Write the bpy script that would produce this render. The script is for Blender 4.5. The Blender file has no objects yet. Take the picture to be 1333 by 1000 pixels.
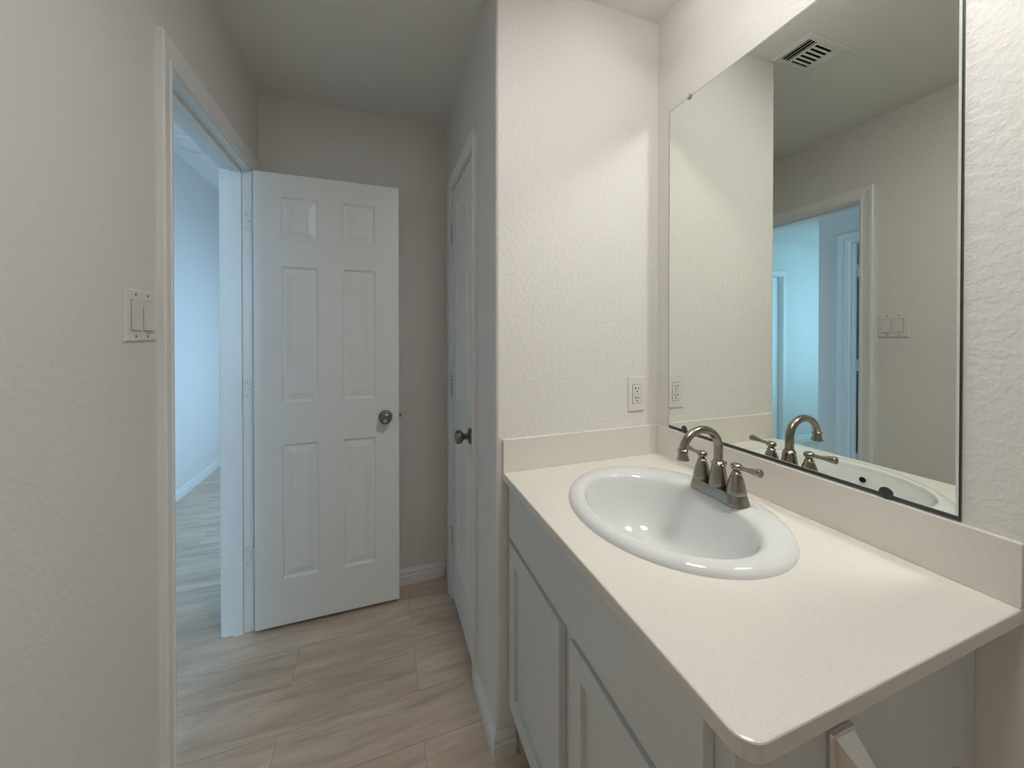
import bpy, bmesh, math
from mathutils import Vector, Matrix
from mathutils.geometry import tessellate_polygon

C = bpy.context.scene.collection
S = bpy.context.scene
PI = math.pi

# ------------------------------------------------------------------ camera
cam = bpy.data.cameras.new('camera'); cam_o = bpy.data.objects.new('camera', cam); C.objects.link(cam_o)
cam.sensor_width = 36.0; cam.lens = 481.95 / 1333 * 36; cam.shift_y = -61.9 / 1333
cam.clip_start = 0.02
cam_o.location = (0, 0, 1.322)
cam_o.rotation_euler = (math.radians(90 - 0.386), 0, math.radians(-19.549))
S.camera = cam_o

# ------------------------------------------------------------------ world, exposure, light levels
w = bpy.data.worlds.new('sky'); S.world = w; w.use_nodes = True
w.node_tree.nodes['Background'].inputs[0].default_value = (0.35, 0.55, 0.9, 1)
w.node_tree.nodes['Background'].inputs[1].default_value = 0.4
S.view_settings.view_transform = 'Standard'; S.view_settings.look = 'None'
S.view_settings.exposure = 0.0; S.view_settings.gamma = 1.0; S.view_settings.use_curve_mapping = False
S.cycles.diffuse_bounces = 8; S.cycles.max_bounces = 14
S.cycles.sample_clamp_indirect = 0
S.cycles.use_guiding = True; S.cycles.blur_glossy = 0.0

BULB = 10.0                       # emission of the three opal globes over the mirror
BULB_COL = (1.0, 0.955, 0.93)
CEIL_FILL, CEIL_COL = 46.0, (1.0, 0.985, 0.945)   # added fill light, a round disc above the camera
DAY = {'south': ((0.43, 0.72, 1.0), 12.5), 'east': ((0.46, 0.73, 1.0), 1.45), 'room': ((0.36, 0.74, 1.0), 3.2)}   # daylight glow of the added hall windows

# ------------------------------------------------------------------ sizes (metres)
XL, XR, YA, XC, YB, H = -0.534, 0.9526, 1.097, 0.3375, 2.028, 2.447
HC, XF, YE = 0.892, 0.357, 0.275             # worktop height, front edge, near end
XH, YH, HH, HB = -1.528, 3.07, 2.76, 2.386   # hall wall, passage wall, hall and passage ceilings
TW = 0.115                                   # wall thickness
YS = -1.7

# ------------------------------------------------------------------ materials
def mat(name, col, rough=0.5, metal=0.0, spec=0.5, emis=None, estr=0.0, coat=0.0):
    m = bpy.data.materials.new(name); m.use_nodes = True
    b = m.node_tree.nodes['Principled BSDF']
    b.inputs['Base Color'].default_value = (*col, 1); b.inputs['Roughness'].default_value = rough
    b.inputs['Metallic'].default_value = metal; b.inputs['Specular IOR Level'].default_value = spec
    b.inputs['Coat Weight'].default_value = coat
    if emis:
        b.inputs['Emission Color'].default_value = (*emis, 1); b.inputs['Emission Strength'].default_value = estr
    return m

def bump(m, scale, strength, dist, detail=3.0, lo=0.4, hi=0.62, stretch=(1, 1, 1)):
    nt = m.node_tree; N = nt.nodes; L = nt.links
    tc = N.new('ShaderNodeTexCoord'); mp = N.new('ShaderNodeMapping'); mp.inputs['Scale'].default_value = stretch
    no = N.new('ShaderNodeTexNoise'); no.inputs['Scale'].default_value = scale; no.inputs['Detail'].default_value = detail
    no.inputs['Roughness'].default_value = 0.5
    cr = N.new('ShaderNodeValToRGB'); cr.color_ramp.elements[0].position = lo; cr.color_ramp.elements[1].position = hi
    cr.color_ramp.interpolation = 'EASE'
    bp = N.new('ShaderNodeBump'); bp.inputs['Strength'].default_value = strength; bp.inputs['Distance'].default_value = dist
    L.new(tc.outputs['Object'], mp.inputs[0]); L.new(mp.outputs[0], no.inputs['Vector']); L.new(no.outputs['Fac'], cr.inputs[0])
    L.new(cr.outputs[0], bp.inputs['Height']); L.new(bp.outputs[0], N['Principled BSDF'].inputs['Normal'])
    return m

def speckle(m, col, col2, scale, lo, hi):
    nt = m.node_tree; N = nt.nodes; L = nt.links
    tc = N.new('ShaderNodeTexCoord'); no = N.new('ShaderNodeTexNoise')
    no.inputs['Scale'].default_value = scale; no.inputs['Detail'].default_value = 1.0
    cr = N.new('ShaderNodeValToRGB')
    cr.color_ramp.elements[0].position = lo; cr.color_ramp.elements[0].color = (*col, 1)
    cr.color_ramp.elements[1].position = hi; cr.color_ramp.elements[1].color = (*col2, 1)
    L.new(tc.outputs['Object'], no.inputs['Vector']); L.new(no.outputs['Fac'], cr.inputs[0])
    L.new(cr.outputs[0], N['Principled BSDF'].inputs['Base Color'])
    return m

M = {}
M['wall'] = bump(mat('wall_paint', (0.71, 0.69, 0.665), 0.6, spec=0.3), 72, 0.17, 0.004)
M['hallwall'] = bump(mat('hall_wall_paint', (0.72, 0.70, 0.68), 0.6, spec=0.3), 62, 0.15, 0.003)
M['ceil'] = bump(mat('ceiling_paint', (0.74, 0.74, 0.71), 0.8, spec=0.2), 70, 0.15, 0.003)
M['trim'] = mat('trim_enamel', (0.76, 0.76, 0.75), 0.32)
M['door'] = bump(mat('door_enamel', (0.80, 0.81, 0.80), 0.36), 40, 0.06, 0.001, stretch=(1, 1, 0.05))
M['cab'] = mat('cabinet_paint', (0.635, 0.66, 0.655), 0.36)
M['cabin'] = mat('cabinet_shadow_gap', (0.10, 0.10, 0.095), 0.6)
M['counter'] = speckle(mat('quartz', (0.7, 0.63, 0.55), 0.24), (0.60, 0.56, 0.50), (0.715, 0.68, 0.625), 700, 0.30, 0.40)
M['sink'] = mat('vitreous_china', (0.67, 0.68, 0.68), 0.07, coat=0.3)
M['nickel'] = bump(mat('brushed_nickel', (0.325, 0.30, 0.26), 0.23, 1.0), 300, 0.02, 0.001, stretch=(1, 1, 0.1))
M['chrome'] = mat('chrome', (0.72, 0.72, 0.72), 0.12, 1.0)
M['bronze'] = mat('aged_nickel_knob', (0.23, 0.21, 0.185), 0.3, 1.0)
M['dark'] = mat('dark_gap', (0.012, 0.012, 0.012), 0.8, spec=0.1)
M['mirror'] = mat('mirror_silver', (0.86, 0.89, 0.835), 0.0, 1.0)
M['medge'] = mat('mirror_ground_edge', (0.70, 0.74, 0.70), 0.25, 0.3)
M['mside'] = mat('mirror_dark_edge', (0.03, 0.035, 0.03), 0.3)
M['clip'] = mat('clear_plastic_clip', (0.45, 0.46, 0.44), 0.1)
M['clip'].node_tree.nodes['Principled BSDF'].inputs['Transmission Weight'].default_value = 0.5
M['plastic'] = mat('device_plastic', (0.70, 0.67, 0.645), 0.3)
M['opal'] = mat('opal_globe', (0.9, 0.9, 0.9), 0.3, emis=BULB_COL, estr=BULB)
M['vent'] = mat('vent_enamel', (0.72, 0.72, 0.69), 0.4)
M['hinge'] = mat('painted_hinge', (0.72, 0.72, 0.71), 0.35)
M['steel'] = mat('worn_hinge_steel', (0.22, 0.22, 0.21), 0.4, 0.8)
for k, (c, s) in DAY.items():
    M['pane_' + k] = mat('glowing_pane_' + k, (0.3, 0.3, 0.3), 0.1, emis=c, estr=s)  # emissive panes of the added windows
M['diffuser'] = mat('fill_light_diffuser', (0.9, 0.9, 0.9), 0.3, emis=CEIL_COL, estr=CEIL_FILL)

def floor_mat():
    m = mat('grey_brown_plank_floor', (0.3, 0.25, 0.22), 0.34, spec=0.5)
    nt = m.node_tree; N = nt.nodes; L = nt.links
    tc = N.new('ShaderNodeTexCoord')
    mp = N.new('ShaderNodeMapping'); mp.inputs['Location'].default_value = (0.48 + 0.61, -1.58 + 0.18 * 20, 0)
    br = N.new('ShaderNodeTexBrick'); br.inputs['Scale'].default_value = 1.0
    br.inputs['Brick Width'].default_value = 1.22; br.inputs['Row Height'].default_value = 0.18
    br.inputs['Mortar Size'].default_value = 0.0012; br.inputs['Mortar Smooth'].default_value = 0.1
    br.inputs['Color1'].default_value = (0, 0, 0, 1); br.inputs['Color2'].default_value = (1, 1, 1, 1); br.inputs['Mortar'].default_value = (0.5, 0.5, 0.5, 1)
    br.offset = 0.37; br.offset_frequency = 2
    L.new(tc.outputs['Object'], mp.inputs[0]); L.new(mp.outputs[0], br.inputs['Vector'])
    # per-plank shift of the grain
    mul = N.new('ShaderNodeVectorMath'); mul.operation = 'MULTIPLY_ADD'; mul.inputs[1].default_value = (7.3, 3.1, 0)
    L.new(br.outputs['Color'], mul.inputs[0]); L.new(mp.outputs[0], mul.inputs[2])
    m2 = N.new('ShaderNodeMapping'); m2.inputs['Scale'].default_value = (1.6, 11, 1)
    L.new(mul.outputs[0], m2.inputs[0])
    n1 = N.new('ShaderNodeTexNoise'); n1.inputs['Scale'].default_value = 1.6; n1.inputs['Detail'].default_value = 5; n1.inputs['Roughness'].default_value = 0.6
    n1.inputs['Distortion'].default_value = 0.6
    L.new(m2.outputs[0], n1.inputs['Vector'])
    m3 = N.new('ShaderNodeMapping'); m3.inputs['Scale'].default_value = (6, 90, 1); L.new(mul.outputs[0], m3.inputs[0])
    n2 = N.new('ShaderNodeTexNoise'); n2.inputs['Scale'].default_value = 1.5; n2.inputs['Detail'].default_value = 3
    L.new(m3.outputs[0], n2.inputs['Vector'])
    cr = N.new('ShaderNodeValToRGB'); E = cr.color_ramp.elements
    E[0].position = 0.28; E[0].color = (0.41, 0.32, 0.25, 1); E[1].position = 0.72; E[1].color = (0.69, 0.57, 0.465, 1)
    e = E.new(0.5); e.color = (0.57, 0.455, 0.36, 1)
    ad = N.new('ShaderNodeMath'); ad.operation = 'MULTIPLY_ADD'; ad.inputs[1].default_value = 0.22
    L.new(n2.outputs['Fac'], ad.inputs[0]); 
    ad2 = N.new('ShaderNodeMath'); ad2.operation = 'MULTIPLY_ADD'; ad2.inputs[1].default_value = 0.08; ad2.inputs[2].default_value = -0.15
    L.new(br.outputs['Color'], ad2.inputs[0]); 
    ad3 = N.new('ShaderNodeMath'); ad3.operation = 'ADD'; L.new(ad2.outputs[0], ad3.inputs[0]); L.new(n1.outputs['Fac'], ad3.inputs[1])
    L.new(ad3.outputs[0], ad.inputs[2]); L.new(ad.outputs[0], cr.inputs[0])
    mx = N.new('ShaderNodeMix'); mx.data_type = 'RGBA'; mx.inputs['B'].default_value = (0.15, 0.125, 0.11, 1)
    mm = N.new('ShaderNodeMath'); mm.operation = 'MULTIPLY'; mm.inputs[1].default_value = 0.55
    L.new(br.outputs['Fac'], mm.inputs[0]); L.new(mm.outputs[0], mx.inputs['Factor']); L.new(cr.outputs[0], mx.inputs['A'])
    L.new(mx.outputs['Result'], N['Principled BSDF'].inputs['Base Color'])
    bp = N.new('ShaderNodeBump'); bp.inputs['Strength'].default_value = 0.08; bp.inputs['Distance'].default_value = 0.002
    L.new(n2.outputs['Fac'], bp.inputs['Height']); L.new(bp.outputs[0], N['Principled BSDF'].inputs['Normal'])
    return m
M['floor'] = floor_mat()

# ------------------------------------------------------------------ helpers
ORG = {}
def tag(o, label=None, cat=None, group=None, kind=None):
    if label: o['label'] = label
    if cat: o['category'] = cat
    if group: o['group'] = group
    if kind: o['kind'] = kind
    return o

def thing(name, label, cat, loc, group=None, kind=None):
    o = bpy.data.objects.new(name, None); C.objects.link(o); o.location = loc
    o.empty_display_size = 0.05
    ORG[o] = Vector(loc)
    return tag(o, label, cat, group, kind)

def obj(name, bm, mats, parent=None, smooth=False, label=None, origin=None, recalc=True):
    """bm is in world coordinates; the mesh is stored about its thing's origin"""
    org = ORG[parent] if parent else Vector(origin or (0, 0, 0))
    if recalc: bmesh.ops.recalc_face_normals(bm, faces=bm.faces)
    bmesh.ops.translate(bm, verts=bm.verts, vec=-org)
    me = bpy.data.meshes.new(name); bm.to_mesh(me); bm.free()
    for m in (mats if isinstance(mats, (list, tuple)) else [mats]): me.materials.append(m)
    if smooth:
        for p in me.polygons: p.use_smooth = True
        if smooth != 'all':
            me.set_sharp_from_angle(angle=math.radians(38))
    o = bpy.data.objects.new(name, me); C.objects.link(o)
    if parent: o.parent = parent
    else: o.location = org
    ORG[o] = org
    if label: o['label'] = label
    return o

def box(x0, x1, y0, y1, z0, z1, bm=None, bev=0.0, seg=2):
    bm = bm or bmesh.new()
    b = bmesh.new() if bev else bm
    r = bmesh.ops.create_cube(b, size=1.0)['verts']
    for v in r:
        v.co = Vector((x0 if v.co.x < 0 else x1, y0 if v.co.y < 0 else y1, z0 if v.co.z < 0 else z1))
    if bev:
        bmesh.ops.bevel(b, geom=list(b.edges), offset=bev, segments=seg, affect='EDGES', profile=0.5)
        merge(bm, b)
    return bm

def merge(bm, b):
    me = bpy.data.meshes.new('tmp'); b.to_mesh(me); b.free(); bm.from_mesh(me); bpy.data.meshes.remove(me)

def loft(rings, bm=None, closed=True, cap0=True, cap1=True):
    bm = bm or bmesh.new()
    R = [[bm.verts.new(p) for p in r] for r in rings]
    n = len(R[0])
    for a, b in zip(R, R[1:]):
        for i in range(n if closed else n - 1):
            j = (i + 1) % n
            bm.faces.new((a[i], a[j], b[j], b[i]))
    if cap0: bm.faces.new(R[0])
    if cap1: bm.faces.new(R[-1])
    return bm

def lathe(prof, c, axis='z', n=32, bm=None, cap0=True, cap1=True):
    """prof: (radius, height) pairs; axis: direction of height"""
    ax = {'z': (Vector((1, 0, 0)), Vector((0, 1, 0)), Vector((0, 0, 1))),
          'y': (Vector((1, 0, 0)), Vector((0, 0, 1)), Vector((0, 1, 0))),
          '-y': (Vector((1, 0, 0)), Vector((0, 0, 1)), Vector((0, -1, 0))),
          'x': (Vector((0, 1, 0)), Vector((0, 0, 1)), Vector((1, 0, 0))),
          '-x': (Vector((0, 1, 0)), Vector((0, 0, 1)), Vector((-1, 0, 0)))}[axis]
    c = Vector(c); rings = []
    for r, h in prof:
        rings.append([c + ax[0] * (max(r, 1e-4) * math.cos(2 * PI * i / n)) + ax[1] * (max(r, 1e-4) * math.sin(2 * PI * i / n)) + ax[2] * h for i in range(n)])
    return loft(rings, bm, True, cap0, cap1)

def tube(pts, rad, n=20, bm=None):
    pts = [Vector(p) for p in pts]
    rs = rad if isinstance(rad, (list, tuple)) else [rad] * len(pts)
    t0 = (pts[1] - pts[0]).normalized()
    up = Vector((0, 1, 0)) if abs(t0.y) < 0.9 else Vector((0, 0, 1))
    rings = []; u = (up - t0 * up.dot(t0)).normalized()
    for i, p in enumerate(pts):
        t = (pts[min(i + 1, len(pts) - 1)] - pts[max(i - 1, 0)]).normalized()
        u = (u - t * u.dot(t)).normalized(); v = t.cross(u)
        rings.append([p + (u * math.cos(2 * PI * k / n) + v * math.sin(2 * PI * k / n)) * rs[i] for k in range(n)])
    return loft(rings, bm)

def sweep(path, prof, mapf, bm=None):
    """path: [(u, v, du, dv)] point and outward mitre direction; prof: (w, t) closed outline; mapf(u, v, t)"""
    return loft([[mapf(u + du * w_, v + dv * w_, t) for w_, t in prof] for u, v, du, dv in path], bm)

CASING = [(0, 0), (0, 0.007), (0.004, 0.0105), (0.010, 0.0105), (0.013, 0.008), (0.030, 0.0105), (0.042, 0.0145), (0.050, 0.016), (0.056, 0.016), (0.060, 0.013), (0.060, 0)]
BASE = [(0, 0), (0, 0.013), (0.045, 0.013), (0.050, 0.0095), (0.057, 0.0095), (0.062, 0.012), (0.069, 0.0095), (0.076, 0.006), (0.082, 0.004), (0.082, 0)]

def casing(u0, u1, zt, mapf, bm=None, wide=1.0):
    p = [(w_ * wide, t) for w_, t in CASING]
    return sweep([(u0, 0.0, -1, 0), (u0, zt, -1, 1), (u1, zt, 1, 1), (u1, 0.0, 1, 0)], p, mapf, bm)

def baseboard(pts, name, label):
    """pts: list of (x, y, nx, ny): corner point on the wall and mitred outward normal"""
    rings = [[Vector((x + nx * t, y + ny * t, h)) for h, t in BASE] for x, y, nx, ny in pts]
    return tag(obj(name, loft(rings), M['trim']), label, 'baseboard', kind='structure')

def panel_face(bm, us, zs, panels, mapf, raised=True):
    """moulded door face: us, zs grid lines; panels: set of (i, j) cells; mapf(u, z, depth)"""
    cache = {}
    def V(u, z, d):
        k = (round(u, 5), round(z, 5), round(d, 5))
        if k not in cache: cache[k] = bm.verts.new(mapf(u, z, d))
        return cache[k]
    for i in range(len(us) - 1):
        for j in range(len(zs) - 1):
            a, b, c, d = us[i], us[i + 1], zs[j], zs[j + 1]
            if (i, j) not in panels:
                bm.faces.new((V(a, c, 0), V(b, c, 0), V(b, d, 0), V(a, d, 0))); continue
            steps = [(0, 0), (0.002, -0.005), (0.006, -0.0100), (0.012, -0.0115), (0.038, -0.0035), (0.0395, -0.002)]
            prev = None
            for s, dep in steps:
                q = [V(a + s, c + s, dep), V(b - s, c + s, dep), V(b - s, d - s, dep), V(a + s, d - s, dep)]
                if prev:
                    for k in range(4): bm.faces.new((prev[k], prev[(k + 1) % 4], q[(k + 1) % 4], q[k]))
                prev = q
            bm.faces.new(prev)

def door_slab(us, zs, panels, mapf, thick):
    """mapf(u, z, t): t=0 front face plane, t=-thick back plane"""
    bm = bmesh.new()
    panel_face(bm, us, zs, panels, mapf)
    panel_face(bm, us, zs, panels, lambda u, z, d: mapf(u, z, -thick - d))
    f = lambda u, z: (mapf(u, z, 0), mapf(u, z, -thick))
    def edge(pl):
        for (a, b) in zip(pl, pl[1:]):
            fa, ba = f(*a); fb, bb = f(*b)
            bm.faces.new([bm.verts.new(q) for q in (fa, fb, bb, ba)])
    edge([(us[0], z) for z in zs]); edge([(us[-1], z) for z in zs])
    edge([(u, zs[0]) for u in us]); edge([(u, zs[-1]) for u in us])
    bmesh.ops.remove_doubles(bm, verts=bm.verts, dist=1e-5)
    return bm

KNOB = [(0.0, 0), (0.031, 0), (0.032, 0.003), (0.030, 0.008), (0.020, 0.011), (0.0125, 0.014), (0.0115, 0.026), (0.014, 0.031), (0.022, 0.036), (0.0268, 0.044), (0.0272, 0.052), (0.0245, 0.059), (0.018, 0.0625), (0.0, 0.064)]

def hinge_part(parent, x, y, z0, z1, leaf_x, mat_=None):
    mat_ = mat_ or M['hinge']
    bm = lathe([(0.0, 0), (0.006, 0.001), (0.006, z1 - z0 - 0.001), (0, z1 - z0)], (x, y, z0), n=14)
    return obj('hinge', bm, mat_, parent, smooth=True)

# ================================================================== SETTING
def struct(name, bm, m, label, cat, smooth=False):
    return tag(obj(name, bm, m, smooth=smooth), label, cat, kind='structure')

struct('floor', box(-5.0, 1.2, YS - 0.1, 6.0, -0.1, 0), M['floor'], 'grey-brown wood plank floor running through bathroom and hall', 'floor')
struct('ceiling', box(XL - 0.02, XR + 0.02, YS - 0.02, YB + 0.02, H, H + 0.1), M['ceil'], 'flat grey-white bathroom ceiling', 'ceiling')
bm = box(XH - TW, XL - TW + 0.01, -1.3, 5.6, HH, HH + 0.1)
struct('ceiling', bm, M['hallwall'], 'higher pale blue ceiling over the hall beyond the doorway', 'ceiling')
struct('ceiling', box(-4.7, XH - TW, 1.95, YH + 0.1, HB, HB + 0.1), M['hallwall'], 'low ceiling of the side passage seen in the mirror through the doorway', 'ceiling')

# left wall with the doorway (clear opening y 1.254..1.937, z 2.037) and an opening for the added window down the hall
DY0, DY1, DZ = 1.254, 1.931, 2.037
JT = 0.018
bm = bmesh.new()
box(XL - TW, XL, YS, DY0 - JT, 0, HH + 0.05, bm)
box(XL - TW, XL, DY0 - JT, DY1 + JT, DZ + JT, HH + 0.05, bm)
WE0, WE1, WZ0, WZ1 = 2.35, 4.9, 0.06, 2.1
box(XL - TW, XL, DY1 + JT, WE0, 0, HH + 0.05, bm)
box(XL - TW, XL, WE0, WE1, 0, WZ0, bm); box(XL - TW, XL, WE0, WE1, WZ1, HH + 0.05, bm)
box(XL - TW, XL, WE1, 5.6, 0, HH + 0.05, bm)
struct('wall_left', bm, M['wall'], 'textured off-white wall on the left with the open doorway', 'wall')
struct('wall_right', box(XR, XR + TW, YS, YA + 0.02, 0, H + 0.02), M['wall'], 'textured off-white wall on the right carrying the mirror', 'wall')
struct('wall_back', box(XL - 0.01, XR + TW, YB, YB + TW, 0, H + 0.02), M['wall'], 'plain wall behind the open white door', 'wall')
struct('wall_front', box(XL - TW, XR + TW, YS - TW, YS, 0, H + 0.02), M['wall'], 'plain bathroom wall behind the camera', 'wall')
# alcove wall: plan outline with a rounded outside corner
pl = [(XR + TW, YA), (XR + TW, YA + TW), (XC, YA + TW)]
r = 0.012
for i in range(9):
    a = PI + i * PI / 2 / 8
    pl.append((XC + r + r * math.cos(a), YA + r + r * math.sin(a)))
bm = loft([[Vector((x, y, 0)) for x, y in pl], [Vector((x, y, H + 0.02)) for x, y in pl]])
struct('wall_alcove', bm, M['wall'], 'textured off-white end wall of the vanity alcove with rounded corner', 'wall', smooth=True)
# corridor right wall with the closet opening
KY0, KY1, KZ = 1.372, 1.852, 2.050
bm = bmesh.new()
box(XC, XC + TW, YA + TW, KY0, 0, H + 0.02, bm)
box(XC, XC + TW, KY0, KY1, KZ, H + 0.02, bm)
box(XC, XC + TW, KY1, YB + 0.01, 0, H + 0.02, bm)
struct('wall_corridor', bm, M['wall'], 'narrow wall on the right of the corridor around the closet door', 'wall')

# hall beyond
HY0, HY1, HZ = 1.16, 1.842, 2.037           # doorway in the hall wall
PZ = 2.283                                   # soffit over the passage mouth
bm = bmesh.new()
box(XH - TW, XH, -1.3, HY0 - JT, 0, HH + 0.05, bm)
box(XH - TW, XH, HY0 - JT, HY1 + JT, HZ + JT, HH + 0.05, bm)
box(XH - TW, XH, HY1 + JT, 2.042, 0, HH + 0.05, bm)
box(XH - TW, XH, 2.042, YH, PZ, HH + 0.05, bm)
box(XH - TW, XH, YH, 5.6, 0, HH + 0.05, bm)
struct('wall_hall', bm, M['hallwall'], 'far wall of the hall washed by blue daylight beyond the doorway', 'wall')
struct('wall_hall_end', box(XH - TW, XL, 5.5, 5.6, 0, HH + 0.05), M['hallwall'], 'wall closing the far end of the hall', 'wall')
bm = bmesh.new()
box(XH - TW, XL - TW, -1.4, -1.3, 0, 0.8, bm); box(XH - TW, XL - TW, -1.4, -1.3, 2.3, HH + 0.05, bm)
box(XH - TW, -1.42, -1.4, -1.3, 0.8, 2.3, bm); box(-0.75, XL - TW, -1.4, -1.3, 0.8, 2.3, bm)
struct('wall_hall_near', bm, M['hallwall'], 'near end wall of the hall with an opening for an added window', 'wall')
# side passage off the hall
PX0, PX1, PDZ = -3.36, -2.735, 2.0           # doorway in the passage wall
PX0, PX1 = -2.60, -1.95
bm = bmesh.new()
box(-4.7, PX0 - JT, YH, YH + TW, 0, HH, bm); box(PX0 - JT, PX1 + JT, YH, YH + TW, PDZ + JT, HH, bm); box(PX1 + JT, XH - TW, YH, YH + TW, 0, HH, bm)
struct('wall_passage', bm, M['hallwall'], 'bright wall of the side passage seen in the mirror through the doorway', 'wall')
bm = bmesh.new()
box(-4.7, -3.9, 1.95, 2.042, 0, HH, bm); box(-2.5, XH - TW, 1.95, 2.042, 0, HH, bm)
box(-3.9, -2.5, 1.95, 2.042, 0, 0.6, bm); box(-3.9, -2.5, 1.95, 2.042, 2.2, HH, bm)
struct('wall_passage_near', bm, M['hallwall'], 'near wall of the side passage with an opening for an added window', 'wall')
struct('wall_passage_end', box(-4.8, -4.7, 1.95, YH + TW, 0, HH), M['hallwall'], 'end wall of the side passage', 'wall')
# small room behind the hall doorway
bm = bmesh.new()
box(-3.2, -3.1, 0.2, 1.95, 0, HH, bm); box(-3.1, XH - TW, 0.1, 0.2, 0, HH, bm); box(-3.1, XH - TW, 0.2, 1.95, 2.5, 2.6, bm)
struct('wall_hall_room', bm, M['hallwall'], 'walls of the dim room behind the hall doorway', 'wall')

def window(name, label, horizontal, a0, a1, z0, z1, c, depth, pane):
    """horizontal: 'x' when the window runs along x"""
    def B(p, q, r_, s, bm, d0, d1):
        return box(p, q, d0, d1, r_, s, bm) if horizontal == 'x' else box(d0, d1, p, q, r_, s, bm)
    t = thing(name, label, 'window', ((a0 + a1) / 2, c, z0) if horizontal == 'x' else (c, (a0 + a1) / 2, z0), kind='structure')
    bm = bmesh.new(); f = 0.05; d0, d1 = c - depth / 2, c + depth / 2
    B(a0, a0 + f, z0, z1, bm, d0, d1); B(a1 - f, a1, z0, z1, bm, d0, d1); B(a0 + f, a1 - f, z0, z0 + f, bm, d0, d1); B(a0 + f, a1 - f, z1 - f, z1, bm, d0, d1)
    m_ = (z0 + z1) / 2; B(a0 + f, a1 - f, m_ - 0.02, m_ + 0.02, bm, d0, d1)
    obj('frame', bm, M['trim'], t)
    for q0, q1 in ((z0 + f, m_ - 0.02), (m_ + 0.02, z1 - f)):
        obj('pane', B(a0 + f, a1 - f, q0, q1, None, c - 0.004, c + 0.004), M[pane], t)
    return t
window('added_window_1', 'unseen glowing sash window added at the near end of the hall for its daylight', 'x', -1.42, -0.75, 0.8, 2.3, -1.35, 0.06, 'pane_south')  # unseen, added to light the door jamb and near hall
window('added_window_2', 'unseen tall glowing pane added in the hall side wall for its daylight', 'y', WE0, WE1, WZ0, WZ1, XL - TW / 2, 0.06, 'pane_east')  # unseen, added and sized to brighten the hall wall and floor
window('added_window_3', 'unseen glowing sash window added to light the side passage off the hall', 'x', -3.9, -2.5, 0.6, 2.2, 1.996, 0.06, 'pane_room')  # unseen, added to brighten the passage wall

# ---- door trims: jambs, stops and casings
def jamb_y(name, label, xf, xb, y0, y1, zt, side, stop_from, stop_to):
    """doorway in an x = const wall between xf (room face) and xb; casings on both faces"""
    bm = bmesh.new()
    lo, hi = min(xf, xb), max(xf, xb)
    box(lo, hi, y0 - JT, y0, 0, zt + JT, bm); box(lo, hi, y1, y1 + JT, 0, zt + JT, bm); box(lo, hi, y0, y1, zt, zt + JT, bm)
    a, b = min(stop_from, stop_to), max(stop_from, stop_to)
    t = thing(name, label, 'door trim', (xf, (y0 + y1) / 2, 0), kind='structure')
    obj('jamb', bm, M['trim'], t)
    bm = bmesh.new(); s = 0.011
    box(a, b, y0, y0 + s, 0, zt, bm); box(a, b, y1 - s, y1, 0, zt, bm); box(a, b, y0 + s, y1 - s, zt - s, zt, bm)
    obj('door_stop', bm, M['trim'], t)
    rv = 0.005
    for face, sgn in ((xf, 1 if xf > xb else -1), (xb, 1 if xb > xf else -1)):
        obj('casing', casing(y0 - rv, y1 + rv, zt + rv, lambda u, v, tt, face=face, sgn=sgn: Vector((face + sgn * tt, u, v))), M['trim'], t)
    return t
jamb_y('trim_1', 'white moulded casing and jamb of the open doorway on the left', XL, XL - TW, DY0, DY1, DZ, 1, XL - 0.038, XL - 0.074)
jamb_y('trim_2', 'white casing of the hall doorway seen only in the mirror', XH, XH - TW, HY0, HY1, HZ, 1, XH - 0.074, XH - 0.038)
KO0, KO1 = KY0 + JT, KY1 - JT
# closet trim only on the corridor face
t = thing('trim_3', 'white casing and jamb around the narrow closet door', 'door trim', (XC, 1.6, 0), kind='structure')
bm = bmesh.new(); box(XC, XC + TW, KY0, KO0, 0, KZ, bm); box(XC, XC + TW, KO1, KY1, 0, KZ, bm); box(XC, XC + TW, KO0, KO1, KZ - JT, KZ, bm)
obj('jamb', bm, M['trim'], t)
obj('casing', casing(KO0 - 0.005, KO1 + 0.005, KZ - JT + 0.005, lambda u, v, tt: Vector((XC - tt, u, v)), wide=0.85), M['trim'], t)
t = thing('trim_4', 'white casing around the passage door at the left edge of the mirror view', 'door trim', ((PX0 + PX1) / 2, YH, 0), kind='structure')
bm = bmesh.new(); box(PX0 - JT, PX0, YH, YH + TW, 0, PDZ + JT, bm); box(PX1, PX1 + JT, YH, YH + TW, 0, PDZ + JT, bm); box(PX0, PX1, YH, YH + TW, PDZ, PDZ + JT, bm)
obj('jamb', bm, M['trim'], t)
obj('casing', casing(PX0 - 0.005, PX1 + 0.005, PDZ + 0.005, lambda u, v, tt: Vector((u, YH - tt, v))), M['trim'], t)

# ---- doors
ZS = [0.022, 0.226, 0.828, 1.016, 1.622, 1.742, 1.930, 2.032]
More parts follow.
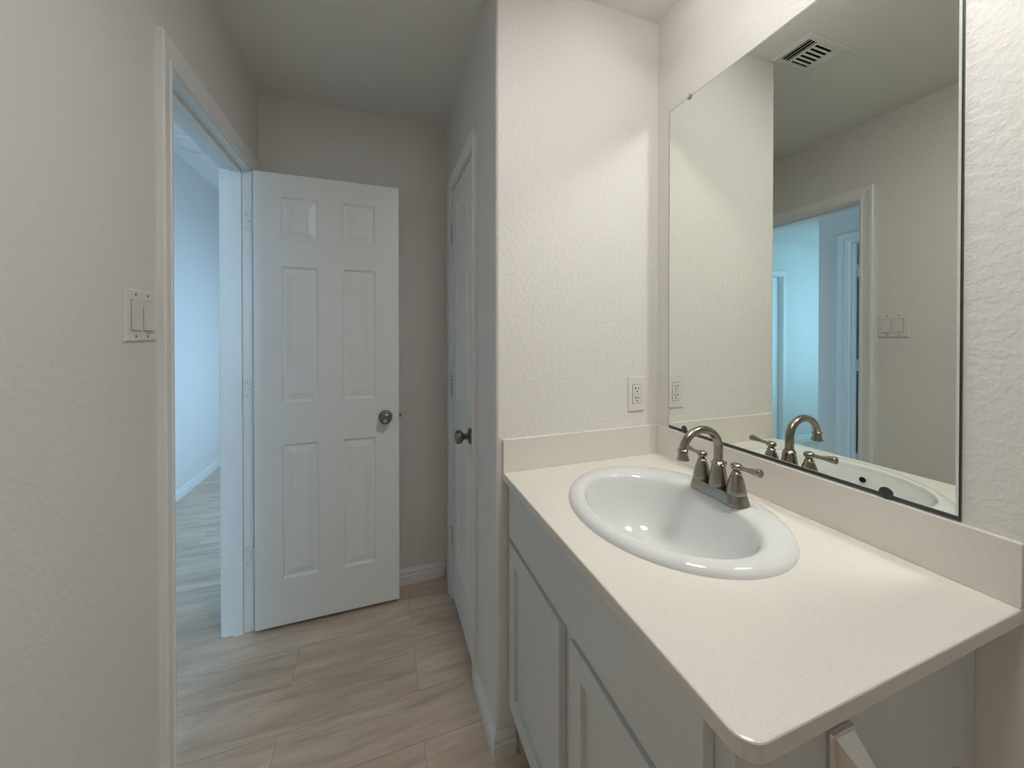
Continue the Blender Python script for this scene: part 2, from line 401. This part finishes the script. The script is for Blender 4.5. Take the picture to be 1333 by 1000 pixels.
# entry door, swung open across the corridor
HX = XL + 0.0145; DF = 1.892; DTH = 0.035; DWID = 0.604
t = thing('door_1', 'white six-panel door standing open across the corridor', 'door', (HX, DF + 0.0175, 0), kind='structure')
us = [0, 0.106, 0.251, 0.355, 0.496, DWID]
pan = {(i, j) for i in (1, 3) for j in (1, 3, 5)}
obj('door_slab', door_slab(us, ZS, pan, lambda u, z, d: Vector((HX + u, DF - d, z)), DTH), M['door'], t)
kx, kz = 0.021, 0.922
for ax, yy in (('-y', DF), ('y', DF + DTH)):
    k = obj('knob', lathe(KNOB, (kx, yy, kz), ax), M['bronze'], t, smooth=True, label='round dark nickel knob')
    if ax == '-y':
        obj('keyhole', lathe([(0.0, 0), (0.0078, 0), (0.0078, 0.0022), (0.0062, 0.003), (0.0, 0.003)], (kx, yy - 0.0632, kz - 0.0075), '-y', 20), M['chrome'], k, smooth=True)
        obj('keyhole_slot', box(kx - 0.0012, kx + 0.0012, yy - 0.0672, yy - 0.066, kz - 0.0125, kz - 0.0025), M['dark'], k)
bm = box(HX + DWID - 0.001, HX + DWID + 0.0012, DF + 0.006, DF + 0.029, kz - 0.028, kz + 0.028)
box(HX + DWID, HX + DWID + 0.010, DF + 0.011, DF + 0.024, kz - 0.008, kz + 0.008, bm)
obj('latch', bm, M['bronze'], t)
for z0, z1 in ((1.772, 1.868), (1.030, 1.122), (0.293, 0.380)):
    h = hinge_part(t, XL + 0.004, DY1 - 0.006, z0, z1, XL)
    bm = box(XL - 0.036, XL + 0.004, DY1 - 0.0022, DY1 - 0.0002, z0, z1)
    obj('hinge_leaf', bm, M['hinge'], h)
    for dz, dx in ((0.016, -0.022), (0.046, -0.012), (0.076, -0.022)):
        obj('screw', lathe([(0, 0), (0.0024, 0), (0.002, 0.0008), (0, 0.001)], (XL + dx, DY1 - 0.0022, z0 + dz), '-y', 12), M['steel'], h)

# closet door, closed
KF = XC + 0.001; kw0, kw1 = KO0 + 0.004, KO1 - 0.003
t = thing('door_2', 'narrow white panelled closet door, closed, on the right of the corridor', 'door', (KF, (kw0 + kw1) / 2, 0), kind='structure')
W_ = kw1 - kw0
zs2 = [0.020, 0.226, 0.828, 1.016, 1.622, 1.742, 1.930, 2.022]
obj('door_slab', door_slab([0, 0.098, W_ - 0.098, W_], zs2, {(1, 1), (1, 3), (1, 5)}, lambda u, z, d: Vector((KF - d, kw0 + u, z)), DTH), M['door'], t)
k = obj('knob', lathe(KNOB, (KF, kw0 + 0.050, 0.915), '-x'), M['bronze'], t, smooth=True, label='round dark nickel knob on a round rose')
for z0, z1 in ((1.765, 1.868), (1.014, 1.117), (0.262, 0.362)):
    bm = bmesh.new(); n_ = 5; dz = (z1 - z0) / n_
    for q in range(n_):
        lathe([(0.0, 0), (0.0062, 0.0006), (0.0062, dz - 0.003), (0.0, dz - 0.0025)], (XC - 0.010, kw1 + 0.004, z0 + q * dz), n=14, bm=bm)
    h = obj('hinge', bm, M['hinge'], t, smooth=True)
    obj('hinge_pin', lathe([(0, 0), (0.0042, 0), (0.0042, z1 - z0 - 0.002), (0, z1 - z0 - 0.002)], (XC - 0.010, kw1 + 0.004, z0 + 0.001), n=12), M['steel'], h, smooth=True)

# hall doorway door (seen in the mirror), swung into the dim room
xh = XH - TW - 0.008
t = thing('door_3', 'door swung open inside the hall doorway seen in the mirror', 'door', (xh, HY1 - 0.03, 0), kind='structure')
obj('door_slab', door_slab(us, ZS, pan, lambda u, z, d: Vector((xh - u, HY1 - 0.045 - d, z)), DTH), M['door'], t)
for z0, z1 in ((1.772, 1.868), (1.030, 1.122), (0.293, 0.380)):
    h = hinge_part(t, XH - TW - 0.004, HY1 - 0.006, z0, z1, XH)
    obj('hinge_leaf', box(XH - TW - 0.006, XH - TW + 0.036, HY1 - 0.0022, HY1 - 0.0002, z0, z1), M['hinge'], h)
# passage door, closed
t = thing('door_4', 'closed door of the side passage at the left edge of the mirror view', 'door', ((PX0 + PX1) / 2, YH + 0.06, 0), kind='structure')
wd = PX1 - PX0
us4 = [0, 0.11, wd / 2 - 0.05, wd / 2 + 0.05, wd - 0.11, wd]
us4 = [PX0 + 0.003 + q * (wd - 0.006) / wd for q in us4]
zs4 = [z * (PDZ - 0.004) / 2.032 for z in ZS]
obj('door_slab', door_slab(us4, zs4, pan, lambda u, z, d: Vector((u, YH + 0.045 - d, z)), DTH), M['door'], t)
obj('knob', lathe(KNOB, (PX1 - 0.07, YH + 0.045, 0.91), '-y'), M['bronze'], t, smooth=True)

# ---- baseboards
baseboard([(XL, YB, 1, -1), (XC, YB, -1, -1)], 'baseboard_back', 'white moulded baseboard along the back wall behind the door')
baseboard([(XC, KO0 - 0.056, -1, 0), (XC, YA, -1, -1), (0.400, YA, 0, -1)], 'baseboard_alcove', 'white moulded baseboard wrapping the rounded corner beside the vanity')
baseboard([(XL, YS, 1, 1), (XL, DY0 - 0.066, 1, 0)], 'baseboard_left', 'white baseboard along the left wall')
baseboard([(XR, 0.318, -1, 0), (XR, YS, -1, 1)], 'baseboard_right', 'white baseboard along the right wall beside the vanity')
baseboard([(XH, 5.5, 1, 0), (XH, YH, 1, 1), (XH - TW, YH, 0, -1)][:1] + [(XH, YH, 1, 0)], 'baseboard_hall', 'pale baseboard of the far hall wall beyond the doorway')
baseboard([(-4.7, YH, 0, -1), (PX0 - 0.066, YH, 0, -1)], 'baseboard_passage', 'baseboard of the bright passage wall seen in the mirror')

# ================================================================== VANITY
VY0, VY1 = 0.322, YA - 0.001
FX = 0.395                                   # face-frame front
t = thing('vanity_cabinet', 'grey painted vanity cabinet with shaker doors under the quartz worktop', 'cabinet', ((FX + XR) / 2, (VY0 + VY1) / 2, 0))
bm = bmesh.new()
box(FX + 0.019, XR - 0.001, VY0 + 0.004, VY0 + 0.020, 0, 0.867, bm)          # near end panel
box(FX + 0.019, XR - 0.001, VY1 - 0.016, VY1, 0.0, 0.867, bm)
box(FX + 0.019, XR - 0.001, VY0 + 0.020, VY1 - 0.016, 0.10, 0.116, bm)
box(XR - 0.012, XR - 0.001, VY0 + 0.020, VY1 - 0.016, 0.116, 0.867, bm)
obj('carcass', bm, M['cab'], t)
bm = bmesh.new()
y_mid0, y_mid1 = 0.688, 0.748
for a, b in ((VY0, VY0 + 0.045), (y_mid0 - 0.004, y_mid1 + 0.004), (VY1 - 0.045, VY1)): box(FX, FX + 0.019, a, b, 0.10, 0.867, bm)
for a, b in ((VY0 + 0.045, y_mid0 - 0.004), (y_mid1 + 0.004, VY1 - 0.045)):
    box(FX, FX + 0.019, a, b, 0.10, 0.165, bm); box(FX, FX + 0.019, a, b, 0.655, 0.70, bm); box(FX, FX + 0.019, a, b, 0.83, 0.867, bm)
obj('face_frame', bm, M['cab'], t)
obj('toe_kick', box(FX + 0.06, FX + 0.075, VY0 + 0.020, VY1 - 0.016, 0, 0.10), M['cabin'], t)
fx0, fx1 = 0.3755, FX - 0.0005
obj('false_drawer_front', box(fx0, fx1, 0.350, 1.086, 0.692, 0.860, bev=0.0016), M['cab'], t)
def shaker(y0, y1, z0, z1):
    bm = bmesh.new(); sw, rw = 0.045, 0.054
    box(fx0, fx1, y0, y0 + sw, z0, z1, bm, bev=0.0012); box(fx0, fx1, y1 - sw, y1, z0, z1, bm, bev=0.0012)
    box(fx0, fx1, y0 + sw - 0.001, y1 - sw + 0.001, z0, z0 + rw, bm, bev=0.0012); box(fx0, fx1, y0 + sw - 0.001, y1 - sw + 0.001, z1 - rw, z1, bm, bev=0.0012)
    d = obj('door', bm, M['cab'], t)
    obj('door_panel', box(fx0 + 0.012, fx1 - 0.002, y0 + sw - 0.003, y1 - sw + 0.003, z0 + rw - 0.003, z1 - rw + 0.003), M['cab'], d)
shaker(0.743, 1.086, 0.162, 0.676)
shaker(0.350, 0.693, 0.162, 0.676)

# worktop with a cut-out for the bowl
SX, SY, SA, SB = 0.663, 0.727, 0.230, 0.268        # outer rim ellipse
bx, by, ba, bb_ = 0.635, 0.715, 0.165, 0.210       # bowl mouth ellipse
t = thing('vanity_countertop', 'cream speckled quartz worktop with upstands on the grey vanity', 'countertop', ((XF + XR) / 2, (YE + YA) / 2, 0.867))
def outline(ins, z):
    rr = 0.028 - ins; p = [(XR - 0.001, YE + ins), (XR - 0.001, YA - 0.001), (XF + ins, YA - 0.001)]
    cxr, cyr = XF + ins + rr, YE + ins + rr
    for i in range(9):
        a = PI + i * PI / 2 / 8; p.append((cxr + rr * math.cos(a), cyr + rr * math.sin(a)))
    return [Vector((x, y, z)) for x, y in p]
NE = 72
hole = lambda z: [Vector((SX - 0.008 + (SA - 0.04) * math.cos(2 * PI * i / NE), SY - 0.002 + (SB - 0.035) * math.sin(2 * PI * i / NE), z)) for i in range(NE)]
bm = bmesh.new()
rings = [outline(0.0025, 0.867), outline(0, 0.8695), outline(0, 0.8895), outline(0.0008, 0.8912), outline(0.0028, HC)]
VR = [[bm.verts.new(p) for p in rg] for rg in rings]
for a, b in zip(VR, VR[1:]):
    for i in range(len(a)):
        j = (i + 1) % len(a); bm.faces.new((a[i], a[j], b[j], b[i]))
for z, ro in ((HC, VR[-1]), (0.867, VR[0])):
    hv = [bm.verts.new(p) for p in hole(z)]
    allv = ro + hv
    for tri in tessellate_polygon([[v.co.copy() for v in ro], [v.co.copy() for v in hv]]):
        try: bm.faces.new([allv[k] for k in tri])
        except ValueError: pass
    if z == HC: top_h = hv
    else:
        for i in range(NE):
            j = (i + 1) % NE; bm.faces.new((hv[i], hv[j], top_h[j], top_h[i]))
obj('slab', bm, M['counter'], t)
BT = 0.013
obj('backsplash', box(XR - BT, XR - 0.0005, YE, YA - 0.0005, HC + 0.0003, HC + 0.102, bev=0.0012), M['counter'], t, label='long upstand under the mirror')
obj('side_splash', box(XF, XR - BT - 0.0006, YA - BT, YA - 0.0005, HC + 0.0003, HC + 0.102, bev=0.0012), M['counter'], t, label='short upstand against the end wall')

# ---- drop-in basin
t = thing('sink', 'white oval drop-in basin set into the cream worktop', 'sink', (SX, SY, HC))
def ell(cx, cy, a, b, z, n=96): return [Vector((cx + a * math.cos(2 * PI * i / n), cy + b * math.sin(2 * PI * i / n), z)) for i in range(n)]
def mixe(f, z):   # blend from outer rim (f=0) to bowl mouth (f=1)
    return ell(SX + (bx - SX) * f, SY + (by - SY) * f, SA + (ba - SA) * f, SB + (bb_ - SB) * f, z)
rings = [ell(SX, SY, SA, SB, HC + 0.0002), ell(SX, SY, SA - 0.0005, SB - 0.0005, HC + 0.004), ell(SX, SY, SA - 0.003, SB - 0.003, HC + 0.009), ell(SX, SY, SA - 0.008, SB - 0.008, HC + 0.0135),
         ell(SX, SY, SA - 0.015, SB - 0.015, HC + 0.0165), ell(SX, SY, SA - 0.024, SB - 0.024, HC + 0.018)]
A2 = (SX, SY, SA - 0.024, SB - 0.024)
for f, z in ((0.25, 0.0183), (0.5, 0.018), (0.7, 0.0165), (0.85, 0.0135), (0.95, 0.0085), (1.0, 0.003)):
    rings.append(ell(A2[0] + (bx - A2[0]) * f, A2[1] + (by - A2[1]) * f, A2[2] + (ba - A2[2]) * f, A2[3] + (bb_ - A2[3]) * f, HC + z))
for s, z in ((0.975, -0.008), (0.945, -0.025), (0.91, -0.045), (0.86, -0.070), (0.79, -0.095), (0.69, -0.116), (0.56, -0.130), (0.42, -0.138), (0.28, -0.142), (0.14, -0.145)):
    rings.append(ell(bx + 0.012 * (1 - s), by, ba * s, bb_ * s + (1 - s) * 0.0, HC + z))
bm = loft(rings, cap0=False, cap1=True)
basin = obj('basin', bm, M['sink'], t, smooth='all')
obj('drain', lathe([(0.0, 0.004), (0.012, 0.0045), (0.021, 0.003), (0.0225, 0), (0.0225, -0.006), (0.0, -0.006)], (bx + 0.012, by, HC - 0.1445), n=32), M['nickel'], t, smooth=True, label='metal pop-up drain')
bm = lathe([(0.0, 0.0), (0.0085, 0.0), (0.0085, 0.002), (0.0, 0.002)], (0.4862, by, HC - 0.022), 'x', 24)
obj('overflow_hole', bm, M['dark'], t, label='dark overflow hole')

# ---- faucet
FXc, FYc = 0.815, 0.715
ZF = HC + 0.0183
t = thing('faucet', 'brushed nickel two-handle faucet with arched spout on the basin rim', 'faucet', (FXc, FYc, ZF))
def pill(L, Wd, z, n=64, e=2.6):
    out = []
    for i in range(n):
        a = 2 * PI * i / n; ca, sa = math.cos(a), math.sin(a)
        st = L / 2 - Wd / 2
        out.append(Vector((FXc + Wd / 2 * math.copysign(abs(ca) ** 0.9, ca), FYc + math.copysign(st, sa) * min(1, abs(sa) * 6) + Wd / 2 * sa, z)))
    return out
bm = loft([pill(0.150, 0.050, ZF - 0.0005), pill(0.158, 0.056, ZF + 0.002), pill(0.157, 0.055, ZF + 0.006), pill(0.150, 0.048, ZF + 0.017), pill(0.147, 0.045, ZF + 0.023), pill(0.144, 0.042, ZF + 0.0245)])
obj('base_plate', bm, M['nickel'], t, smooth=True)
ZB = ZF + 0.0245
body = [(0.0, 0), (0.0228, 0), (0.0232, 0.003), (0.0220, 0.012), (0.0192, 0.030), (0.0160, 0.048), (0.0146, 0.053), (0.0160, 0.055), (0.0163, 0.058), (0.0140, 0.061), (0.0122, 0.0625), (0.0120, 0.066), (0.0, 0.066)]
obj('spout_body', lathe(body, (FXc, FYc, ZB)), M['nickel'], t, smooth=True)
pts = [(FXc, FYc, ZB + 0.060), (FXc, FYc, ZB + 0.075), (FXc, FYc, ZB + 0.090)]
zc = ZB + 0.097; R1 = 0.0575; R2 = 0.050
for i in range(0, 23):
    a = i * math.radians(176) / 22
    pts.append((FXc - R1 + R1 * math.cos(a), FYc, zc + R2 * math.sin(a)))
rads = [0.0106] * 3 + [0.0105 - 0.0010 * i / 22 for i in range(23)]
sp = obj('spout', tube(pts, rads, 24), M['nickel'], t, smooth=True)
tipx = pts[-1][0]; tz = pts[-1][2]
obj('spout_tip', lathe([(0.0, 0.004), (0.0098, 0.004), (0.0122, 0.002), (0.0124, -0.001), (0.0108, -0.003), (0.0112, -0.010), (0.0140, -0.0195), (0.0150, -0.022), (0.0115, -0.0225), (0.0, -0.020)], (tipx - 0.0005, FYc, tz)), M['nickel'], sp, smooth=True)
hb = [(0.0, 0), (0.0222, 0), (0.0226, 0.002), (0.0210, 0.012), (0.0172, 0.030), (0.0132, 0.042), (0.0106, 0.0465), (0.0114, 0.0475), (0.0116, 0.050), (0.0092, 0.052), (0.0078, 0.055), (0.0092, 0.058), (0.0124, 0.061), (0.0136, 0.0645), (0.0122, 0.069), (0.0078, 0.0725), (0.0, 0.0735)]
for sg in (-1, 1):
    hy = FYc + sg * 0.051
    h = obj('handle', lathe(hb, (FXc, hy, ZB)), M['nickel'], t, smooth=True)
    lp = [(FXc, hy + sg * q, ZB + 0.0645 + dz) for q, dz in ((0.006, 0), (0.015, 0.0005), (0.025, 0.0010), (0.036, 0.002), (0.046, 0.003), (0.054, 0.0036), (0.060, 0.004), (0.0625, 0.0042))]
    obj('lever', tube(lp, [0.0056, 0.0050, 0.0048, 0.0058, 0.0076, 0.0090, 0.0098, 0.0084], 18), M['nickel'], h, smooth=True)
# lift rod behind the spout
obj('lift_rod', lathe([(0, 0), (0.0022, 0), (0.0022, 0.050), (0.0045, 0.052), (0.0055, 0.058), (0.0, 0.061)], (FXc + 0.0225, FYc, ZB - 0.001), n=14), M['nickel'], t, smooth=True)

# ================================================================== MIRROR
MY0, MY1, MZ0, MZ1 = 0.343, 1.034, 0.9968, 2.092
MX = XR - 0.006
t = thing('mirror', 'large frameless wall mirror above the vanity', 'mirror', (XR, (MY0 + MY1) / 2, MZ0))
bm = bmesh.new()
def rect(x, l=0.0, r=0.0, b=0.0, t_=0.0):      # insets at left (far), right (near), bottom, top
    return [bm.verts.new((x, MY0 + r, MZ0 + b)), bm.verts.new((x, MY1 - l, MZ0 + b)), bm.verts.new((x, MY1 - l, MZ1 - t_)), bm.verts.new((x, MY0 + r, MZ1 - t_))]
r0, r1 = rect(XR - 0.0005), rect(MX + 0.0012)
r2 = rect(MX + 0.0002, 0.0022, 0.0022, 0.0075, 0.002); r3 = rect(MX, 0.003, 0.0058, 0.0090, 0.003)
for a, b, ms in ((r0, r1, (1, 1, 1, 1)), (r1, r2, (1, 1, 1, 1)), (r2, r3, (2, 2, 2, 2))):
    for k in range(4):
        f = bm.faces.new((a[k], a[(k + 1) % 4], b[(k + 1) % 4], b[k])); f.material_index = ms[k]
bm.faces.new(r3).material_index = 0; bm.faces.new(r0).material_index = 1
obj('mirror_glass', bm, [M['mirror'], M['mside'], M['medge']], t)
for y_, z_ in ((0.943, MZ1), (0.443, MZ1), (0.962, MZ0 + 0.0095), (0.443, MZ0 + 0.0085)):
    s = 1 if z_ > 1.5 else -1
    q = 1 if s > 0 else 1.3
    bm = lathe([(0.0, 0), (0.0085 * q, 0), (0.0085 * q, 0.0015), (0.007 * q, 0.0028), (0.0, 0.0032)], (MX - 0.0002, y_, z_ - s * 0.001), '-x', 20)
    c = obj('mirror_clip', bm, M['clip'] if s > 0 else M['mside'], t, smooth=True)
    obj('screw', lathe([(0, 0), (0.003, 0), (0.0025, 0.001), (0, 0.0012)], (MX - 0.0032, y_, z_ + s * 0.001), '-x', 12), M['chrome'] if s > 0 else M['mside'], c)

# ================================================================== WALL DEVICES
# duplex outlet on the end wall
oy = YA
t = thing('wall_outlet', 'white rectangular duplex outlet on the end wall beside the mirror', 'outlet', (0.8585, YA, 1.109))
ox, oz = 0.8585, 1.109
obj('receptacle_gap', box(ox - 0.0182, ox + 0.0182, oy - 0.0060, oy - 0.005, oz - 0.0345, oz + 0.0345), M['steel'], t)
obj('cover_plate', box(ox - 0.0350, ox + 0.0350, oy - 0.0055, oy - 0.0002, oz - 0.060, oz + 0.060, bev=0.002), M['plastic'], t)
bm = box(ox - 0.0168, ox + 0.0168, oy - 0.0074, oy - 0.005, oz - 0.033, oz + 0.033, bev=0.0008)
rc = obj('receptacle', bm, M['plastic'], t)
for zc in (oz + 0.0165, oz - 0.0165):
    bm = bmesh.new()
    for dx, hh in ((-0.006, 0.0045), (0.006, 0.0035)): box(ox + dx - 0.0017, ox + dx + 0.0017, oy - 0.0078, oy - 0.0072, zc + 0.003 - hh, zc + 0.003 + hh, bm)
    lathe([(0, 0), (0.0028, 0), (0.0028, 0.0006), (0, 0.0006)], (ox, oy - 0.0072, zc - 0.0075), '-y', 12, bm)
    obj('socket_slots', bm, M['dark'], rc)
obj('center_bar', box(ox - 0.0150, ox + 0.0150, oy - 0.0080, oy - 0.0070, oz - 0.0012, oz + 0.0012), M['medge'], rc)
for dz in (-0.048, 0.048):
    obj('screw', lathe([(0, 0), (0.003, 0), (0.0026, 0.001), (0, 0.0012)], (ox, oy - 0.0054, oz + dz), '-y', 14), M['plastic'], t)

# two-gang rocker switch on the left wall
sy0, sy1, sz0, sz1 = 1.052, 1.170, 1.305, 1.424
t = thing('light_switch', 'double rocker light switch on the left wall beside the doorway', 'light switch', (XL, (sy0 + sy1) / 2, (sz0 + sz1) / 2))
bm = bmesh.new()
sc_ = (sz0 + sz1) / 2; cy = (sy0 + sy1) / 2
def plate_ring(ins, x): return [Vector((x, sy0 + ins, sz0 + ins)), Vector((x, sy1 - ins, sz0 + ins)), Vector((x, sy1 - ins, sz1 - ins)), Vector((x, sy0 + ins, sz1 - ins))]
loft([plate_ring(0, XL + 0.0002), plate_ring(0, XL + 0.003), plate_ring(0.003, XL + 0.006)], bm)
obj('cover_plate', bm, M['plastic'], t)
for dy in (-0.023, 0.023):
    a, b = cy + dy - 0.0172, cy + dy + 0.0172; z0, z1 = sc_ - 0.034, sc_ + 0.034
    obj('switch_recess', box(XL + 0.0055, XL + 0.0064, a - 0.0012, b + 0.0012, z0 - 0.0012, z1 + 0.0012), M['steel'], t)
    x0 = XL + 0.0062
    up = dy < 0
    prof = [(z0, x0 + (0.0035 if up else 0.0075)), (sc_, x0 + 0.0030), (z1, x0 + (0.0065 if up else 0.0020))]
    bm = bmesh.new()
    ring = lambda y: [Vector((x0, y, z0))] + [Vector((x, y, z)) for z, x in prof] + [Vector((x0, y, z1))]
    loft([ring(a), ring(b)], bm)
    obj('rocker', bm, M['plastic'], t)
    for dz in (-0.048, 0.048):
        obj('screw', lathe([(0, 0), (0.0032, 0), (0.0028, 0.0009), (0, 0.0011)], (XL + 0.006, cy + dy, sc_ + dz), 'x', 14), M['steel'], t)

# ceiling register
vx0, vx1, vy0, vy1 = 0.133, 0.380, 0.931, 1.083
t = thing('air_vent', 'white ceiling air register with dark louvres reflected in the mirror', 'vent', ((vx0 + vx1) / 2, (vy0 + vy1) / 2, H))
bm = bmesh.new()
def vr(ins, z): return [Vector((vx0 + ins, vy0 + ins, z)), Vector((vx1 - ins, vy0 + ins, z)), Vector((vx1 - ins, vy1 - ins, z)), Vector((vx0 + ins, vy1 - ins, z))]
loft([vr(0, H - 0.0003), vr(0, H - 0.002), vr(0.006, H - 0.005), vr(0.022, H - 0.006), vr(0.0225, H - 0.0005)], bm, cap0=False, cap1=False)
obj('vent_frame', bm, M['vent'], t)
ix0, ix1, iy0, iy1 = vx0 + 0.0225, vx1 - 0.0225, vy0 + 0.0225, vy1 - 0.0225
obj('duct', box(ix0, ix1, iy0, iy1, H - 0.0018, H - 0.0004), M['dark'], t, label='dark duct opening')
# three banks along x: long slots, short slats, long slots
def slat(x0, x1, y0, y1, tilt_axis, tilt):
    b = box(x0, x1, y0, y1, H - 0.006, H - 0.005)
    c = Vector(((x0 + x1) / 2, (y0 + y1) / 2, H - 0.0055))
    bmesh.ops.rotate(b, verts=b.verts, cent=c, matrix=Matrix.Rotation(tilt, 3, tilt_axis)); return b
bank = ix1 - 0.045
for k in range(3):
    xx = bank + 0.004 + k * 0.0155
    obj('louvre', slat(xx, xx + 0.007, iy0, iy1, 'Y', 0.5), M['vent'], t)
obj('mullion', box(bank - 0.012, bank - 0.002, iy0, iy1, H - 0.0065, H - 0.002), M['vent'], t)
b2 = ix0 + 0.045
for k in range(6):
    yy = iy0 + 0.001 + k * (iy1 - iy0) / 6
    obj('louvre', slat(b2 + 0.006, bank - 0.012, yy, yy + 0.0065, 'X', -0.5), M['vent'], t)
obj('mullion', box(b2 - 0.004, b2 + 0.006, iy0, iy1, H - 0.0065, H - 0.002), M['vent'], t)
for k in range(3):
    xx = ix0 + k * 0.0145
    obj('louvre', slat(xx, xx + 0.012, iy0, iy1, 'Y', -0.5), M['vent'], t)
obj('damper_lever', tube([(ix0 + 0.016, iy0 + 0.045, H - 0.004), (ix0 + 0.012, iy0 + 0.045, H - 0.014), (ix0 + 0.006, iy0 + 0.045, H - 0.022)], [0.0025, 0.0022, 0.003], 10), M['vent'], t, smooth=True)

# toilet-paper holder on the near end of the vanity
px, pz, py = 0.590, 0.787, VY0 + 0.004
t = thing('toilet_paper_holder', 'chrome toilet paper holder on the near end panel of the vanity', 'toilet paper holder', (px, py, pz - 0.03))
bm = bmesh.new()
obj('mounting_plate', box(px - 0.024, px + 0.024, py - 0.009, py - 0.0002, pz - 0.055, pz, bev=0.004), M['chrome'], t)
def arm_ring(y, hw, zt, zb): return [Vector((px - hw, y, zb)), Vector((px + hw, y, zb)), Vector((px + hw, y, zt)), Vector((px - hw, y, zt))]
obj('arm', loft([arm_ring(py - 0.0085, 0.019, pz - 0.005, pz - 0.050), arm_ring(py - 0.030, 0.014, pz - 0.022, pz - 0.056), arm_ring(py - 0.064, 0.009, pz - 0.049, pz - 0.070)]), M['chrome'], t)
obj('roller_bar', lathe([(0.0, 0), (0.0085, 0.001), (0.0085, 0.150), (0.011, 0.152), (0.011, 0.158), (0.0, 0.159)], (px - 0.006, py - 0.062, pz - 0.066), 'x', 20), M['chrome'], t, smooth=True)

# ================================================================== LAMPS
t = thing('vanity_light', 'three-globe vanity light on the wall above the mirror', 'wall light', (XR, 0.69, 2.37))
obj('backplate', box(XR - 0.022, XR - 0.0003, 0.585, 0.795, 2.325, 2.415, bev=0.006), M['nickel'], t)
obj('arm', tube([(XR - 0.02, 0.69, 2.39), (XR - 0.12, 0.69, 2.415), (0.752, 0.69, 2.415)], 0.007, 12), M['nickel'], t, smooth=True)
obj('cross_bar', tube([(0.752, 0.50, 2.415), (0.752, 0.88, 2.415)], 0.008, 12), M['nickel'], t, smooth=True)
for y_ in (0.85, 0.69, 0.53):
    s = obj('socket', lathe([(0, 0), (0.022, 0), (0.018, 0.022), (0.0, 0.022)], (0.752, y_, 2.388), n=20), M['nickel'], t, smooth=True)
    bm = bmesh.new(); bmesh.ops.create_uvsphere(bm, u_segments=32, v_segments=20, radius=0.034); bmesh.ops.translate(bm, verts=bm.verts, vec=(0.752, y_, 2.356))
    obj('globe', bm, M['opal'], s, smooth='all')
t = thing('ceiling_light', 'round flush ceiling light in the hall at the top of the doorway', 'ceiling light', (-1.36, 3.46, HH))
obj('trim_ring', lathe([(0.150, -0.0005), (0.150, -0.012), (0.142, -0.018), (0.130, -0.018), (0.128, -0.0005)], (-1.36, 3.46, HH), n=48, cap0=False, cap1=False), M['trim'], t, smooth=True)
obj('diffuser', lathe([(0.0, -0.001), (0.1275, -0.001), (0.1275, -0.012), (0.10, -0.022), (0.0, -0.028)], (-1.36, 3.46, HH), n=48), M['plastic'], t, smooth=True)

LX, LY = 0.48, 0.22  # fill light added to even out the vanity light
t = thing('ceiling_light', 'added fill light, a round flush disc on the bathroom ceiling above the camera', 'ceiling light', (LX, LY, H))
obj('trim_ring', lathe([(0.180, -0.0005), (0.180, -0.014), (0.172, -0.020), (0.160, -0.020), (0.158, -0.0005)], (LX, LY, H), n=48, cap0=False, cap1=False), M['trim'], t, smooth=True)
obj('diffuser', lathe([(0.0, -0.001), (0.1575, -0.001), (0.1575, -0.014), (0.12, -0.024), (0.0, -0.030)], (LX, LY, H), n=48), M['diffuser'], t, smooth=True)
